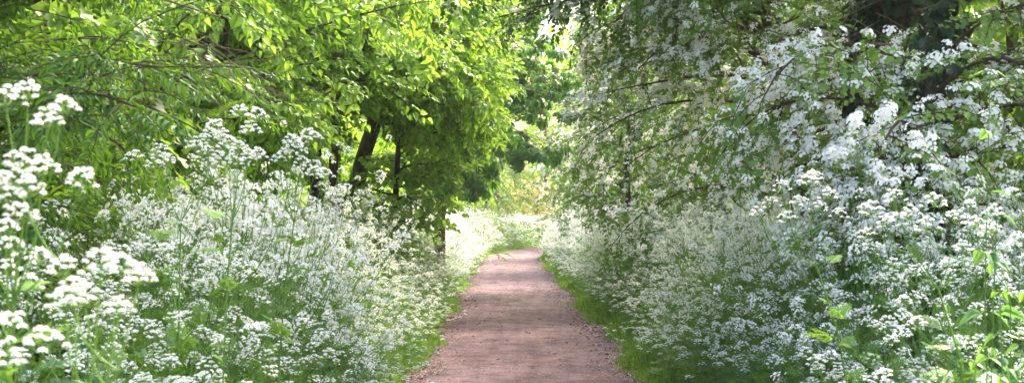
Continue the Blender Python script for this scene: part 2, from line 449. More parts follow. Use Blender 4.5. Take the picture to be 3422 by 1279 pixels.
    F = frame(dr, roll, up=np.array([0, 0, .75])+ow*lean_+rg.normal(0, .22, (N, 3)))*scl[:, None, None]
    # slow variation of leaf colour through the crown plus per-spray variation
    tint = np.clip(0.5+0.22*np.sin(pos[:, 0]*1.7+pos[:, 2]*1.1)*np.cos(pos[:, 1]*1.3)+rg.normal(0, 0.17, N), 0, 1)
    LB = Buf(); tpls = SP[kind]; pick = rg.integers(0, len(tpls), N)
    for i, (lt, tw) in enumerate(tpls):
        mm = pick == i
        LB.put(lt, F[mm], pos[mm], tint[mm])
        if twigs: BR.put(tw, F[mm], pos[mm], tint[mm])
    obj('branches', BR.mesh('branches', [bark if kind != 'haw' else M_TWIG], True), root)
    obj('crown', LB.mesh('crown', [leafmat or MAT[kind]]), root)
    if bloom > 0:
        FB = Buf(); qb = (pos+base)/max(1, scale); cl = np.clip(0.75+0.75*(np.sin(qb[:, 0]*7.1+qb[:, 2]*3.3)+np.sin(qb[:, 2]*6.1-qb[:, 1]*4.2)+np.sin(qb[:, 1]*5.3+qb[:, 0]*2.9)), 0.12, 2.2)
        nb_ = rg.poisson(bloom*cl*(bloom_fn(pos+base) if bloom_fn else np.ones(N)), N)
        idx = np.repeat(np.arange(N), nb_); M_ = len(idx)
        u = U(0.05, 1.0, M_)[:, None]
        q = pos[idx]+F[idx][:, :, 0]*0.26*u+F[idx][:, :, 2]*rg.normal(.02, 0.03, M_)[:, None]+F[idx][:, :, 1]*rg.normal(0, 0.03, M_)[:, None]
        upv = norm(np.array([0, 0, .7])+ow[idx]*.45+F[idx][:, :, 2]*0.4+rg.normal(0, 0.4, (M_, 3)))
        fx = norm(np.cross(upv, rg.normal(0, 1, (M_, 3))))
        FM = np.stack([fx, np.cross(upv, fx), upv], 2)*(U(0.75, 1.25, M_)*max(1.0, scale)*bscale)[:, None, None]
        cs = corym or COR0; pk = rg.integers(0, len(cs), M_)
        for i, ct in enumerate(cs):
            FB.put(ct, FM[pk == i], q[pk == i])
        obj('blossom', FB.mesh('blossom', [M_MAY]), root)
    if ivy:
        IB = Buf(); h = U(0, 1, ivy); an = U(0, 6.28, ivy); i3 = [np.interp(h*s[-1], ss, P[:, i]) for i in range(3)]; rr = np.interp(h*s[-1], ss, R)+U(0, 0.14, ivy)
        q = np.stack([i3[0]+rr*np.cos(an), i3[1]+rr*np.sin(an), i3[2]], 1)
        d = np.stack([np.cos(an)*0.6, np.sin(an)*0.6, -np.ones(ivy)*0.9], 1)+rg.normal(0, 0.3, (ivy, 3))
        IB.put(haw_leaf(), frame(d, rg.normal(0, .4, ivy), up=(0.01, 0, 1))*U(0.06, 0.1, ivy)[:, None, None], q)
        obj('ivy', IB.mesh('ivy', [M_IVY]), root)
    for ci in range(candles):
        j = rg.integers(0, N); CB = Buf(); m = 70; h = U(0, 0.2, m); rr = 0.045*(1-h/0.24)
        an = U(0, 6.28, m); d = np.stack([np.cos(an), np.sin(an), U(-.2, .8, m)], 1)
        CB.put(corymb_tpl(3, 0.008, 0.012, 4), frame(d, 0)*1.0, np.stack([rr*np.cos(an), rr*np.sin(an), h], 1)*1.0)
        obj('flower_candle', CB.mesh('flower_candle', [M_PINK]), root, tuple(pos[j]+(0, 0, 0.08)))
    return root

def boughs(n, hf, el, L, droop, az=(0, 360), Lh=None):
    """n boughs spiralled up the trunk; ranges (lo,hi)"""
    out = []
    for i in range(n):
        f = (i+0.5)/n; a_ = az[0]+(az[1]-az[0])*((i*0.618+U(-0.06, 0.06)) % 1.0)
        l = U(*L)*(1.0 if Lh is None else np.interp(f, [0, 0.5, 1], Lh))
        out.append((hf[0]+(hf[1]-hf[0])*f, a_, el[0]+(el[1]-el[0])*f+rg.normal(0, 6), l, U(*droop)))
    return out

# ------------------------------------------------------------------ ground, path
def xc(y): return 0.21+0.0045*np.maximum(np.asarray(y, float)-46, 0)**2
HALF = 1.07
def wobL(y): return 0.09*np.sin(y*0.9)+0.05*np.sin(y*2.3+1)+0.03*np.sin(y*5.1)
def wobR(y): return 0.09*np.sin(y*0.7+2)+0.05*np.sin(y*2.1)+0.03*np.sin(y*4.7+1)
def dedge(x, y):
    c = xc(y); return np.where(x < c, (c-HALF+wobL(y))-x, x-(c+HALF+wobR(y)))
def gz(x, y):
    d = np.clip(dedge(x, y), 0, 4)
    near = np.clip((95-y)/20, 0, 1)
    return (0.03*np.minimum(d/0.3, 1)+0.16*np.clip((d-0.3)/1.6, 0, 1))*near+0.03*np.sin(x*1.9)*np.sin(y*1.1)*np.clip(d, 0, 1)*near

def grid(xs, ys, zf):
    X, Y = np.meshgrid(xs, ys); V = np.stack([X, Y, zf(X, Y)], -1).reshape(-1, 3)
    nx = len(xs); i = (np.arange(len(ys)-1)[:, None]*nx+np.arange(nx-1)[None]).ravel()
    return V, np.concatenate([np.stack([i, i+1, i+nx+1], 1), np.stack([i, i+nx+1, i+nx], 1)])
m, nt, N, Lk = new_mat('verge_soil')
out = N.new('ShaderNodeOutputMaterial'); pb = N.new('ShaderNodeBsdfPrincipled'); tc = N.new('ShaderNodeTexCoord')
no = N.new('ShaderNodeTexNoise'); no.inputs['Scale'].default_value = 3.5; no.inputs['Detail'].default_value = 9
cr = N.new('ShaderNodeValToRGB'); cr.color_ramp.elements[0].color = (0.03, 0.028, 0.015, 1); cr.color_ramp.elements[1].color = (0.06, 0.11, 0.025, 1)
cr.color_ramp.elements[0].position = 0.35; cr.color_ramp.elements[1].position = 0.6
Lk.new(tc.outputs['Object'], no.inputs[0]); Lk.new(no.outputs[0], cr.inputs[0]); Lk.new(cr.outputs[0], pb.inputs['Base Color'])
pb.inputs['Roughness'].default_value = 0.95; Lk.new(pb.outputs[0], out.inputs[0]); M_SOIL = m
xs = np.concatenate([[-400, -200, -100, -40], np.linspace(-16, -4, 10), np.arange(-3.6, 3.7, 0.2), np.linspace(4, 30, 20), [60, 200, 400]])
ys = np.concatenate([[-200, -100, -20], np.arange(-6, 95, 0.7), [120, 200, 400, 600]])
B = Buf(); V, T = grid(xs, ys, gz); B.raw(V, T)
g = obj('ground', B.mesh('ground', [M_SOIL], True)); g['kind'] = 'structure'

m, nt, N, Lk = new_mat('path_gravel')
out = N.new('ShaderNodeOutputMaterial'); pb = N.new('ShaderNodeBsdfPrincipled'); tc = N.new('ShaderNodeTexCoord')
def noise(sc, det=6, rough=0.6, vec=None):
    q = N.new('ShaderNodeTexNoise'); q.inputs['Scale'].default_value = sc; q.inputs['Detail'].default_value = det; q.inputs['Roughness'].default_value = rough
    Lk.new(vec or tc.outputs['Object'], q.inputs[0]); return q.outputs[0]
def ramp(src, stops):
    q = N.new('ShaderNodeValToRGB'); r = q.color_ramp
    while len(r.elements) < len(stops): r.elements.new(0.5)
    for e_, (p, c) in zip(r.elements, stops): e_.position = p; e_.color = (*c, 1)
    Lk.new(src, q.inputs[0]); return q.outputs[0]
def mixc(f, a_, b_, mode='MIX'):
    q = N.new('ShaderNodeMix'); q.data_type = 'RGBA'; q.blend_type = mode
    if isinstance(f, float): q.inputs[0].default_value = f
    else: Lk.new(f, q.inputs[0])
    Lk.new(a_, q.inputs[6]); Lk.new(b_, q.inputs[7]); return q.outputs[2]
big = ramp(noise(0.9, 5, 0.6), [(0.35, (0.145, 0.100, 0.115)), (0.55, (0.205, 0.142, 0.158)), (0.72, (0.250, 0.158, 0.140))])
fine = ramp(noise(38, 8, 0.85), [(0.34, (0.42, 0.38, 0.39)), (0.5, (0.95, 0.95, 0.95)), (0.66, (1.45, 1.38, 1.35))])
col = mixc(1.0, big, fine, 'MULTIPLY')
vo = N.new('ShaderNodeTexVoronoi'); vo.inputs['Scale'].default_value = 95; Lk.new(tc.outputs['Object'], vo.inputs[0])
sp_ = ramp(vo.outputs['Color'], [(0.05, (0.55, 0.50, 0.50)), (0.5, (1, 1, 1)), (0.93, (1.0, 1.0, 1.0)), (0.97, (1.9, 1.9, 2.0))])
col = mixc(1.0, col, sp_, 'MULTIPLY')
damp = ramp(noise(2.6, 8, 0.75), [(0.36, (0.50, 0.46, 0.50)), (0.50, (1, 1, 1)), (.66, (1.22, 1.16, 1.14))])
mpx = N.new('ShaderNodeMapping'); mpx.inputs['Scale'].default_value = (5.0, 0.5, 1); Lk.new(tc.outputs['Object'], mpx.inputs[0])
tread = ramp(noise(1.0, 4, 0.6, mpx.outputs[0]), [(0.38, (0.80, 0.77, 0.78)), (0.6, (1.12, 1.1, 1.1))])
col = mixc(1.0, col, tread, 'MULTIPLY')
col = mixc(1.0, col, damp, 'MULTIPLY')
Lk.new(col, pb.inputs['Base Color']); pb.inputs['Roughness'].default_value = 0.92; pb.inputs['Specular IOR Level'].default_value = 0.2
bp = N.new('ShaderNodeBump'); bp.inputs['Strength'].default_value = 0.9; bp.inputs['Distance'].default_value = 0.012
Lk.new(noise(70, 5, 0.8), bp.inputs['Height']); Lk.new(bp.outputs[0], pb.inputs['Normal']); Lk.new(pb.outputs[0], out.inputs[0]); M_PATH = m
ys = np.arange(-8, 92, 0.2); us = np.linspace(-1, 1, 17)
Y = np.repeat(ys, 17); Uu = np.tile(us, len(ys))
left = xc(Y)-HALF+wobL(Y)-0.12; right = xc(Y)+HALF+wobR(Y)+0.12
X = left+(right-left)*(Uu+1)/2
Z = 0.03+0.022*(1-Uu**2)+0.006*np.sin(X*5+Y*1.3)+0.004*np.sin(Y*3-X*4)-0.02*(np.abs(Uu) > 0.97)
i = (np.arange(len(ys)-1)[:, None]*17+np.arange(16)[None]).ravel()
B = Buf(); B.raw(np.stack([X, Y, Z], 1), np.concatenate([np.stack([i, i+1, i+18], 1), np.stack([i, i+18, i+17], 1)]))
g = obj('path', B.mesh('path', [M_PATH], True)); g['kind'] = 'structure'

# loose chips, petals and dead leaf bits lying on the path
M_CHIP = leaf_mat('stone_chip', (0.10, 0.07, 0.07), (0.38, 0.31, 0.30), (0, 0, 0), (0, 0, 0), 0.0, 0.9, 0.2)
B = Buf(); n = 16000
Y = 9+U(0, 1, n)**1.6*40; uu = U(-1, 1, n); uu = np.where(rg.random(n) < 0.5, np.sign(uu)*(1-np.abs(uu)**2.2*0.45), uu)
X = xc(Y)+uu*(HALF+0.02)
V = np.array([(1, 0, 0), (0.1, 0.8, 0), (-0.9, 0.2, 0), (0, -0.8, 0), (0, 0, 0.6)]); T = [(0, 1, 4), (1, 2, 4), (2, 3, 4), (3, 0, 4)]
an = U(0, 6.28, n); F = frame(np.stack([np.cos(an), np.sin(an), rg.normal(0, .1, n)], 1))*(U(0.003, 0.009, n)*(1+Y/60))[:, None, None]
B.put(mk(V, T), F, np.stack([X, Y, 0.035+0.02*(1-uu**2)], 1), rg.random(n)**1.5)
g = obj('loose_gravel', B.mesh('loose_gravel', [M_CHIP])); g['kind'] = 'stuff'; g['label'] = 'loose stone chips scattered over the reddish path'; g['category'] = 'gravel'
M_LITTER = leaf_mat('dead_leaf', (0.04, 0.028, 0.02), (0.18, 0.11, 0.06), (0.05, 0.03, 0.02), (0.2, 0.1, 0.03), 0.2, 0.8, 0.2)
B = Buf(); n = 5200; Y = 9+U(0, 1, n)**1.5*40; sg = np.sign(U(-1, 1, n)); uu = sg*(1.02-np.abs(rg.normal(0, 0.17, n))); uu = np.where(rg.random(n) < 0.15, U(-1, 1, n), uu); X = xc(Y)+uu*HALF
an = U(0, 6.28, n); F = frame(np.stack([np.cos(an), np.sin(an), rg.normal(0, .15, n)], 1), rg.normal(0, .3, n))*(U(0.015, 0.045, n))[:, None, None]
B.put(haw_leaf(), F, np.stack([X, Y, 0.045+0.02*(1-uu**2)], 1))
g = obj('leaf_litter', B.mesh('leaf_litter', [M_LITTER])); g['kind'] = 'stuff'; g['label'] = 'brown leaf litter gathered along the edges of the path'; g['category'] = 'leaf litter'
B = Buf(); n = 2600; Y = 9+U(0, 1, n)**1.5*40; sg = np.sign(U(-1, 1, n)); uu = sg*(1.0-np.abs(rg.normal(0, 0.16, n))); X = xc(Y)+uu*HALF
an = U(0, 6.28, n); F = frame(np.stack([np.cos(an), np.sin(an), rg.normal(0, .15, n)], 1), rg.normal(0, .3, n))*(U(0.004, 0.008, n))[:, None, None]
B.put(mk([(1, 0, 0), (0, .7, .2), (-1, 0, 0), (0, -.7, .2)], [(0, 1, 2), (0, 2, 3)]), F, np.stack([X, Y, 0.05+0.02*(1-uu**2)], 1))
g = obj('fallen_petals', B.mesh('fallen_petals', [M_PETAL])); g['kind'] = 'stuff'; g['label'] = 'tiny white petals fallen on the gravel'; g['category'] = 'petals'

# ------------------------------------------------------------------ grass along both edges
def blades(n, X, Y, h, w=0.005, lean=0.5):
    B = Buf(); an = U(0, 6.28, n); bend = U(0.15, lean, n)*h
    z0 = gz(X, Y)-0.01; dx, dy = np.cos(an), np.sin(an); px, py = -dy*w, dx*w
    f = 1+Y/25
    px, py = px*f, py*f
    V = np.stack([
        np.stack([X-px, Y-py, z0], 1), np.stack([X+px, Y+py, z0], 1),
        np.stack([X-px*.8+dx*bend*.3, Y-py*.8+dy*bend*.3, z0+h*.55], 1), np.stack([X+px*.8+dx*bend*.3, Y+py*.8+dy*bend*.3, z0+h*.55], 1),
        np.stack([X+dx*bend, Y+dy*bend, z0+h*(1-0.25*bend/h)], 1)], 1).reshape(-1, 3)
    b = np.arange(n)[:, None, None]*5; T = (b+np.array([(0, 1, 3), (0, 3, 2), (2, 3, 4)])[None]).reshape(-1, 3)
    B.raw(V, T, np.repeat(rg.random(n), 5)); return B
n = 70000
Y = 6+U(0, 1, n)**1.4*66
side = np.where(rg.random(n) < 0.36, -1, 1)
clump = 0.5+0.5*np.sin(Y*2.1+side)*np.sin(Y*5.3+2*side)+rg.normal(0, .15, n)
d = np.abs(rg.normal(0, 0.22, n))*np.where(side > 0, 1.0, 0.65)*(0.5+0.9*clump)-0.02-0.09*clump
X = xc(Y)+side*(HALF+d)+np.where(side < 0, -wobL(Y)*-1, wobR(Y))
h = U(0.05, 0.26, n)*np.clip(0.45+d*2.2, 0.3, 1.3)*(0.6+0.7*clump)
g = obj('verge_grass', blades(n, X, Y, h).mesh('verge_grass', [M_GRASS])); g['kind'] = 'stuff'; g['label'] = 'bright green grass fringe along both edges of the path'; g['category'] = 'grass'
# taller grass and low leafy cover under the flowers
# ------------------------------------------------------------------ cow parsley
UMB = [[umbel_tpl(l, 0.078) for _ in range(4)] for l in range(3)]
FERN = [[fern_tpl(0.30, l) for _ in range(2)] for l in range(3)]
def plant_plan(H=1.2, n_lat=6, full=1.0):
    """returns stems [(pts, radii)], umbels [(pos, dir, scale)], leaves [(pos, dir, scale)]"""
    stems, umb, lv = [], [], []
    lean = rg.normal(0, 0.05, 2)
    ax = lambda z: np.array([lean[0]*z*z, lean[1]*z*z, z])
    z = np.linspace(0, H*0.9, 6); main = np.array([ax(q) for q in z]); stems.append((main, np.linspace(0.0034, 0.0016, 6)))
    umb.append((ax(H*0.9), (lean[0], lean[1], 1.0), 1.0))
    for i in range(n_lat):
        f = 0.38+0.5*(i/n_lat)+U(-.04, .04); p = ax(f*H*0.9); az = i*2.4+U(-.5, .5)
        L = H*(0.95-f)*U(0.85, 1.15)+0.10
        C, A, E = curve(p, az, U(38, 55)*D2R, L, -U(20, 40)*D2R, 5, 0.05); stems.append((C, np.linspace(0.0028, 0.0013, 5)))
        dd = np.array([math.cos(A[-1])*math.cos(E[-1]), math.sin(A[-1])*math.cos(E[-1]), math.sin(E[-1])])
        umb.append((C[-1], dd*0.4+np.array([0, 0, 1]), U(0.8, 1.15)))
        if rg.random() < 0.8*full+0.2:
            for s_ in (1, -1)[:(2 if rg.random() < full else 1)]:
                q = C[rg.integers(2, 4)]; C3, A3, E3 = curve(q, az+s_*U(.5, 1.0), U(40, 65)*D2R, L*U(0.35, 0.6), -10*D2R, 4, 0.05)
                stems.append((C3, np.linspace(0.0018, 0.001, 4))); umb.append((C3[-1], (math.cos(A3[-1])*.3, math.sin(A3[-1])*.3, 1), U(0.7, 1.05)))
        lv.append((p, (math.cos(az+.4), math.sin(az+.4), U(.1, .6)), U(0.35, 0.7)*(1.1-f*0.6)))
    for i in range(9):
        az = i*1.3+U(0, 1); zz = U(0.02, 0.75)*H
        lv.append((ax(zz), (math.cos(az), math.sin(az), U(.3, 1.3)), U(0.75, 1.1)*(1.05-0.8*zz/H)))
    return stems, umb, lv
def up_frame(d):
    z = norm(norm(np.array(d, float))+rg.normal(0, 0.36, 3)); x = norm(np.cross(z, rg.normal(0, 1, 3))); return np.stack([x, np.cross(z, x), z], 1)
def plan_bufs(plan, lod):
    st, fo = Buf(), Buf()
    for P, R in plan[0]: V, T = tube(P, R*(1, 1.1, 1.5)[lod], 4 if lod == 0 else 3); st.raw(V, T, U(0.2, .8))
    for p, d, s_ in plan[2]:
        f = xf(FERN[lod][rg.integers(0, 2)], one_frame(d, rg.normal(0, .6))*s_, p, U(0.15, 0.8)); fo.raw(f[0], f[1], np.clip(f[3], 0, 1), f[2])
    return st, fo
UMESH = []
for t_ in UMB[0]:
    b = Buf(); b.raw(t_[0], t_[1], np.clip(t_[3]+0.5, 0, 1), t_[2]); UMESH.append(b.mesh('umbel', [M_PETAL, M_STEM]))
NEARP = []
for v in range(12):
    pl = plant_plan(1.2, int(rg.integers(3, 6)), U(.1, .55)); st, fo = plan_bufs(pl, 0)
    NEARP.append((pl, st.mesh('stem', [M_STEM], True), fo.mesh('foliage', [M_HERB, M_STEM])))
MIDP = []
for v in range(6):
    pl = plant_plan(1.2, int(rg.integers(3, 6)), U(.3, .75)); st, fo = plan_bufs(pl, 1); ub = Buf()
    for p, d, s_ in pl[1]:
        f = xf(UMB[1][rg.integers(0, 4)], up_frame(d)*s_, p, 0.5); ub.raw(f[0], f[1], np.clip(f[3], 0, 1), f[2])
    MIDP.append((pl, st, fo, ub, st.mesh('stem', [M_STEM], True), fo.mesh('foliage', [M_HERB, M_STEM]), ub.mesh('blossom', [M_PETAL, M_STEM])))
def bake(parts):
    """merge bufs with material slots 0 petal 1 stem 2 herb -> template"""
    out = []
    for b, mp in parts:
        V = np.concatenate(b.V); T = np.concatenate(b.T); c = np.concatenate(b.c); m_ = np.array(mp)[np.concatenate(b.m)]
        out.append((V, T, m_, c-0.5))
    return cat_tpl(out)
MIDT = [bake([(p[3], (0, 1)), (p[1], (1,)), (p[2], (2, 1))]) for p in MIDP]
FART = []
for v in range(5):
    pl = plant_plan(1.2, 6, 0.8); st, fo = plan_bufs((pl[0][:5], pl[1], pl[2]), 2); ub = Buf()
    for p, d, s_ in pl[1]:
        f = xf(UMB[2][rg.integers(0, 4)], up_frame(d)*s_*1.15, p, 0.5); ub.raw(f[0], f[1], np.clip(f[3], 0, 1), f[2])
    FART.append(bake([(ub, (0, 1)), (st, (1,)), (fo, (2, 1))]))

# where the plants stand
def plant_h(x, y):
    d = dedge(x, y); left_ = x < xc(y)
    h = 0.50+0.78*np.clip((d-0.05)/0.85, 0, 1)**0.8
    h = np.where(~left_ & (d < 0.35) & (y > 12), 0.42+d*0.6, h)
    h = h+0.42*np.exp(-(((x+1.35)/0.42)**2+((y-7.2)/1.6)**2))       # tall clump on the left
    h = h+0.25*np.exp(-(((x-1.95)/0.5)**2+((y-8.0)/1.6)**2))        # and on the right
    h = h+0.26*np.exp(-(((x+2.5)/0.7)**2+((y-11.5)/2.2)**2))
    h = h-0.24*np.exp(-(((x+1.8)/0.55)**2+((y-5.9)/1.3)**2))
    h = h-0.22*np.clip((-x-2.3)/1.5, 0, 1)*left_-0.22*np.clip((5.6-y)/1.6, 0, 1)
    h = h-0.30*np.exp(-(((x-2.2)/0.6)**2+((y-5.0)/1.4)**2))
    return h
n = 24000
Y = 2.2+U(0, 1, n)**1.5*45; side = np.where(rg.random(n) < 0.5, -1, 1); d = 0.4+U(0.0, 1, n)*np.minimum(0.7+Y*0.36, 5)
X = xc(Y)+side*(HALF+d)
g = obj('tall_grass', blades(n, X, Y, plant_h(X, Y)*U(0.3, 0.75, n), 0.0022, 0.8).mesh('tall_grass', [M_GRASS])); g['kind'] = 'stuff'; g['label'] = 'long grass growing up among the cow parsley'; g['category'] = 'grass'
n = 14000
Y = 2.8+U(0, 1, n)**1.7*60; side = np.where(rg.random(n) < 0.5, -1, 1); d = U(0.05, 1, n)*np.minimum(0.8+Y*0.4, 9); X = xc(Y)+side*(HALF+d)
z = gz(X, Y)+U(0.03, 0.62, n)*plant_h(X, Y)
an = U(0, 6.28, n); B = Buf()
F = frame(np.stack([np.cos(an), np.sin(an), U(-.3, 1.2, n)], 1), rg.normal(0, .7, n))*U(0.4, 1.0, n)[:, None, None]
pk = rg.integers(0, 3, n); ft = [fern_tpl(0.24, 1), fern_tpl(0.2, 1), SP['haw'][0][0]]
for i in range(3): B.put(ft[i], F[pk == i], np.stack([X, Y, z], 1)[pk == i])
g = obj('undergrowth', B.mesh('undergrowth', [M_HERB, M_STEM])); g['kind'] = 'stuff'; g['label'] = 'low feathery green undergrowth beneath the cow parsley'; g['category'] = 'ground cover'

pts = []
def try_place(n, y0, y1, dens_pow, wmax, mind, edge=False):
    cells = {}
    for _ in range(n):
        y = y0+(y1-y0)*U()**dens_pow; side = -1 if U() < 0.5 else 1
        wm = min(0.9+y*0.30, wmax); d = U(0.04 if side < 0 else 0.16, 0.75 if edge else wm); x = float(xc(y))+side*(HALF+d)+(-float(wobL(y))*-1 if side < 0 else float(wobR(y)))
        if side > 0 and 13 < y < 45 and d < 0.19+0.08*math.sin(y*1.3): continue
        if side < 0 and y < 5.2: continue
        if y < 8.5 and not edge and U() < (0.50 if side > 0 else 0.38): continue
        key = (int(x/mind), int(y/mind))
        if key in cells: continue
        cells[key] = 1; pts.append((x, y))
try_place(560, 5, 14, 1.0, 1, 0.15, True)
try_place(1100, 13, 60, 1.0, 1, 0.16, True)
try_place(1250, 4.3, 14, 1.0, 3.6, 0.19)
try_place(2200, 14, 30, 1.0, 4.2, 0.22)
try_place(3600, 30, 66, 1.0, 3.2, 0.24)
try_place(900, 66, 84, 1.0, 1.6, 0.3)
pts = np.array(pts)
hh = plant_h(pts[:, 0], pts[:, 1])*rg.normal(1, 0.13, len(pts))
dd_ = dedge(pts[:, 0], pts[:, 1]); hh = np.where(dd_ < .6, hh*U(.5, 1.08, len(pts)), hh)
# share shown in the photo: inside the frame, nearest first
px = 1268+3540*pts[:, 0]/pts[:, 1]; vis = (px > -60) & (px < 2640)
topy = 546-3540*(hh+0.15-1.5)/pts[:, 1]; vis &= topy < 1000
order = np.argsort(pts[:, 1]+1000*(~vis))
IND = set(order[:296].tolist())
GRP = 'cow parsley plants growing along the path'
zone_label = {(-1, 0): 'white cow parsley in the near deep flower bank left of the path',
              (1, 0): 'white cow parsley in the near flower bank right of the path',
              (-1, 1): 'white cow parsley farther along the bank below the lime trees',
              (1, 1): 'white cow parsley farther along the bank below the hawthorns'}
rank = 0
SB_mid, SB_far = [[] for _ in MIDT], [[] for _ in FART]
for ii in order.tolist():
    x, y = pts[ii]; h = hh[ii]; z = float(gz(np.array(x), np.array(y)))-0.01; rz = U(0, 6.28); s_ = max(h/1.12, 0.3)
    sh = s_ if s_ < 1.1 else s_
    if ii in IND:
        sd_ = -1 if x < xc(y) else 1
        lab = zone_label[(sd_, 0 if y < 8.5 else 1)]
        r = thing('cow_parsley', lab, 'cow parsley', (x, y, z), GRP, rz)
        r.scale = (0.5+0.5*s_, 0.5+0.5*s_, s_)
        if rank < 120:
            pl, ms, mf = NEARP[rg.integers(0, len(NEARP))]
            obj('stem', ms, r); obj('foliage', mf, r)
            for p, d, sc_ in pl[1]:
                u_ = obj('umbel', UMESH[rg.integers(0, 4)], r); u_.location = p
                u_.rotation_mode = 'QUATERNION'; u_.rotation_quaternion = (Vector(d).normalized()+Vector(rg.normal(0, .32, 3))).to_track_quat('Z', 'Y')
                u_.scale = (sc_/(0.5+0.5*s_)*1.05,)*2+(sc_/s_,)
        else:
            q = MIDP[rg.integers(0, len(MIDP))]
            obj('stem', q[4], r); obj('foliage', q[5], r); obj('blossom', q[6], r)
        rank += 1
    else:
        (SB_mid[rg.integers(0, len(MIDT))] if y < 27 else SB_far[rg.integers(0, len(FART))]).append((x, y, z, rz, s_, 0.5+0.5*s_))
B = Buf()
for tl, sb in ((MIDT, SB_mid), (FART, SB_far)):
    for t_, lst in zip(tl, sb):
        if not lst: continue
        q = np.array(lst); c, s2 = np.cos(q[:, 3]), np.sin(q[:, 3]); w = q[:, 5]*(1 if tl is MIDT else 1.15); zz = c*0
        M_ = np.stack([np.stack([c*w, -s2*w, zz], 1), np.stack([s2*w, c*w, zz], 1), np.stack([zz, zz, q[:, 4]], 1)], 1)
        B.put(t_, M_, q[:, :3], U(0.3, 0.7, len(q)))
g = obj('cow_parsley_bank', B.mesh('cow_parsley_bank', [M_CREAM, M_STEM, M_HERB])); g['kind'] = 'stuff'
g['label'] = 'frothy mass of white cow parsley filling both banks into the distance'; g['category'] = 'cow parsley'
print('parsley', len(pts), 'tris', sum(len(t) for t in B.T))

# tall foreground plants, placed umbel by umbel: px,py of the photo fix each umbel at its own distance
def at(px_, py_, y): return np.array([(px_-1268)/3540*y, y, 1.5-(py_-546)/3540*y])
def hero(base, umbels, label, sc_=1.2, nleaf=5, petal=M_PETAL):
    b = np.array([base[0], base[1], 0.0]); r = thing('cow_parsley', label, 'cow parsley', tuple(b), GRP)
    st = Buf(); fo = Buf(); top = np.mean(umbels, axis=0)-b
    node = np.array([top[0]*0.55, top[1]*0.55, top[2]*0.68]); node2 = np.array([top[0]*0.8, top[1]*0.8, top[2]*0.84])
    st.raw(*tube([(0, 0, 0), node*0.5+(0, 0, .03), node, node2], [0.0045, 0.004, 0.0036, 0.003], 6))
    lastq = [node]*5
    for i, u_ in enumerate(umbels):
        p = u_-b; n0 = node2 if p[2] > node2[2]+.12 else node*U(.75, 1.0)
        if p[2] < n0[2]+.08: n0 = node*max(.25, (p[2]-.15)/max(node[2], .1))
        if i % 2 and p[2] > lastq[2][2]: n0 = lastq[2]
        mid = n0*.5+p*.5+np.array([(p-n0)[0]*.14, 0, -.03])
        q = [n0, n0*.5+mid*.5+(0, 0, -.005), mid, mid*.4+p*.6+(0, 0, .004), p]; lastq = q; st.raw(*tube(q, [0.0021, 0.0019, 0.0017, 0.0014, 0.0012], 5))
        d = norm(p-mid)*0.5+np.array([0, 0, 1.0])
        o = obj('umbel', UMESH[i % 4], r, tuple(p)); o.rotation_mode = 'QUATERNION'; o.rotation_quaternion = Vector(d).to_track_quat('Z', 'Y'); s_ = sc_*U(.85, 1.15); o.scale = (s_, s_, s_)
    for i in range(nleaf*3):
        az = i*2.1+U(0, 1); p = node*U(0.2, 1.25)
        f = xf(FERN[0][i % 2], one_frame((math.cos(az), math.sin(az), U(.1, 1.2)), U(-.6, .6))*U(.25, .55), p, U(.2, .8)); fo.raw(f[0], f[1], np.clip(f[3], 0, 1), f[2])
    obj('stem', st.mesh('stem', [M_STEM], True), r); obj('foliage', fo.mesh('foliage', [M_HERB, M_STEM]), r)
    return r
Y0 = 2.35
hero((-0.86, 2.5), [at(*q, Y0) for q in ((255, 672), (305, 688), (350, 715), (160, 690), (185, 745), (165, 780), (300, 792), (215, 770))],
     'sunlit tall cow parsley with cream flower heads, in the near left corner of the bank', .82)
hero((-0.98, 2.25), [at(*q, Y0-.1) for q in ((20, 850), (110, 885), (8, 930))],
     'low out of focus cow parsley at the bottom left corner', .88)
hero((-1.1, 2.8), [at(*q, 2.6) for q in ((70, 245), (160, 285), (120, 320), (15, 265), (205, 465), (60, 425), (40, 470), (75, 495), (20, 520), (55, 560), (110, 440), (5, 480))],
     'tallest cow parsley at the left edge, rising in front of the glossy shrub', .84)
hero((-1.15, 3.1), [at(*q, 2.9) for q in ((30, 640), (100, 665), (20, 700), (75, 730), (15, 600))],
     'blurred cow parsley at the left edge, below the tallest one', .84)
Y0 = 5.6
hero((-1.35, 5.8), [at(*q, Y0) for q in ((405, 390), (340, 405), (385, 425), (420, 415), (540, 330), (530, 350), (500, 375), (545, 355))],
     'tall cow parsley with spread heads, standing left of the big clump', 1.0)
hero((-1.15, 5.6), [at(*q, 5.4) for q in ((605, 290), (645, 302), (630, 340), (560, 350), (575, 370), (600, 385), (625, 405), (650, 400), (520, 395), (555, 410), (590, 420))],
     'very tall cow parsley rising above the left bank before the lime trunks', 1.05)
hero((-1.05, 6.2), [at(*q, 6.0) for q in ((775, 345), (790, 355), (745, 375), (755, 390), (715, 395), (735, 365), (700, 410), (760, 420), (790, 440), (815, 450))],
     'tall cow parsley reaching up in front of the dark lime stems', 1.0)
hero((1.5, 5.6), [at(*q, 5.5) for q in ((1965, 478), (2045, 455), (2035, 465), (2085, 500), (1940, 520), (2010, 520), (1905, 545), (2060, 530), (2110, 545), (1980, 560))],
     'tall cow parsley standing up before the hawthorn on the right bank', 1.0)
hero((1.75, 4.9), [at(*q, 4.9) for q in ((2250, 505), (2190, 540), (2290, 545), (2350, 520), (2400, 560), (2450, 575), (2500, 545), (2330, 580), (2230, 570), (2180, 600))],
     'broad cow parsley in the right bank before the ivy covered trunk', 1.05)
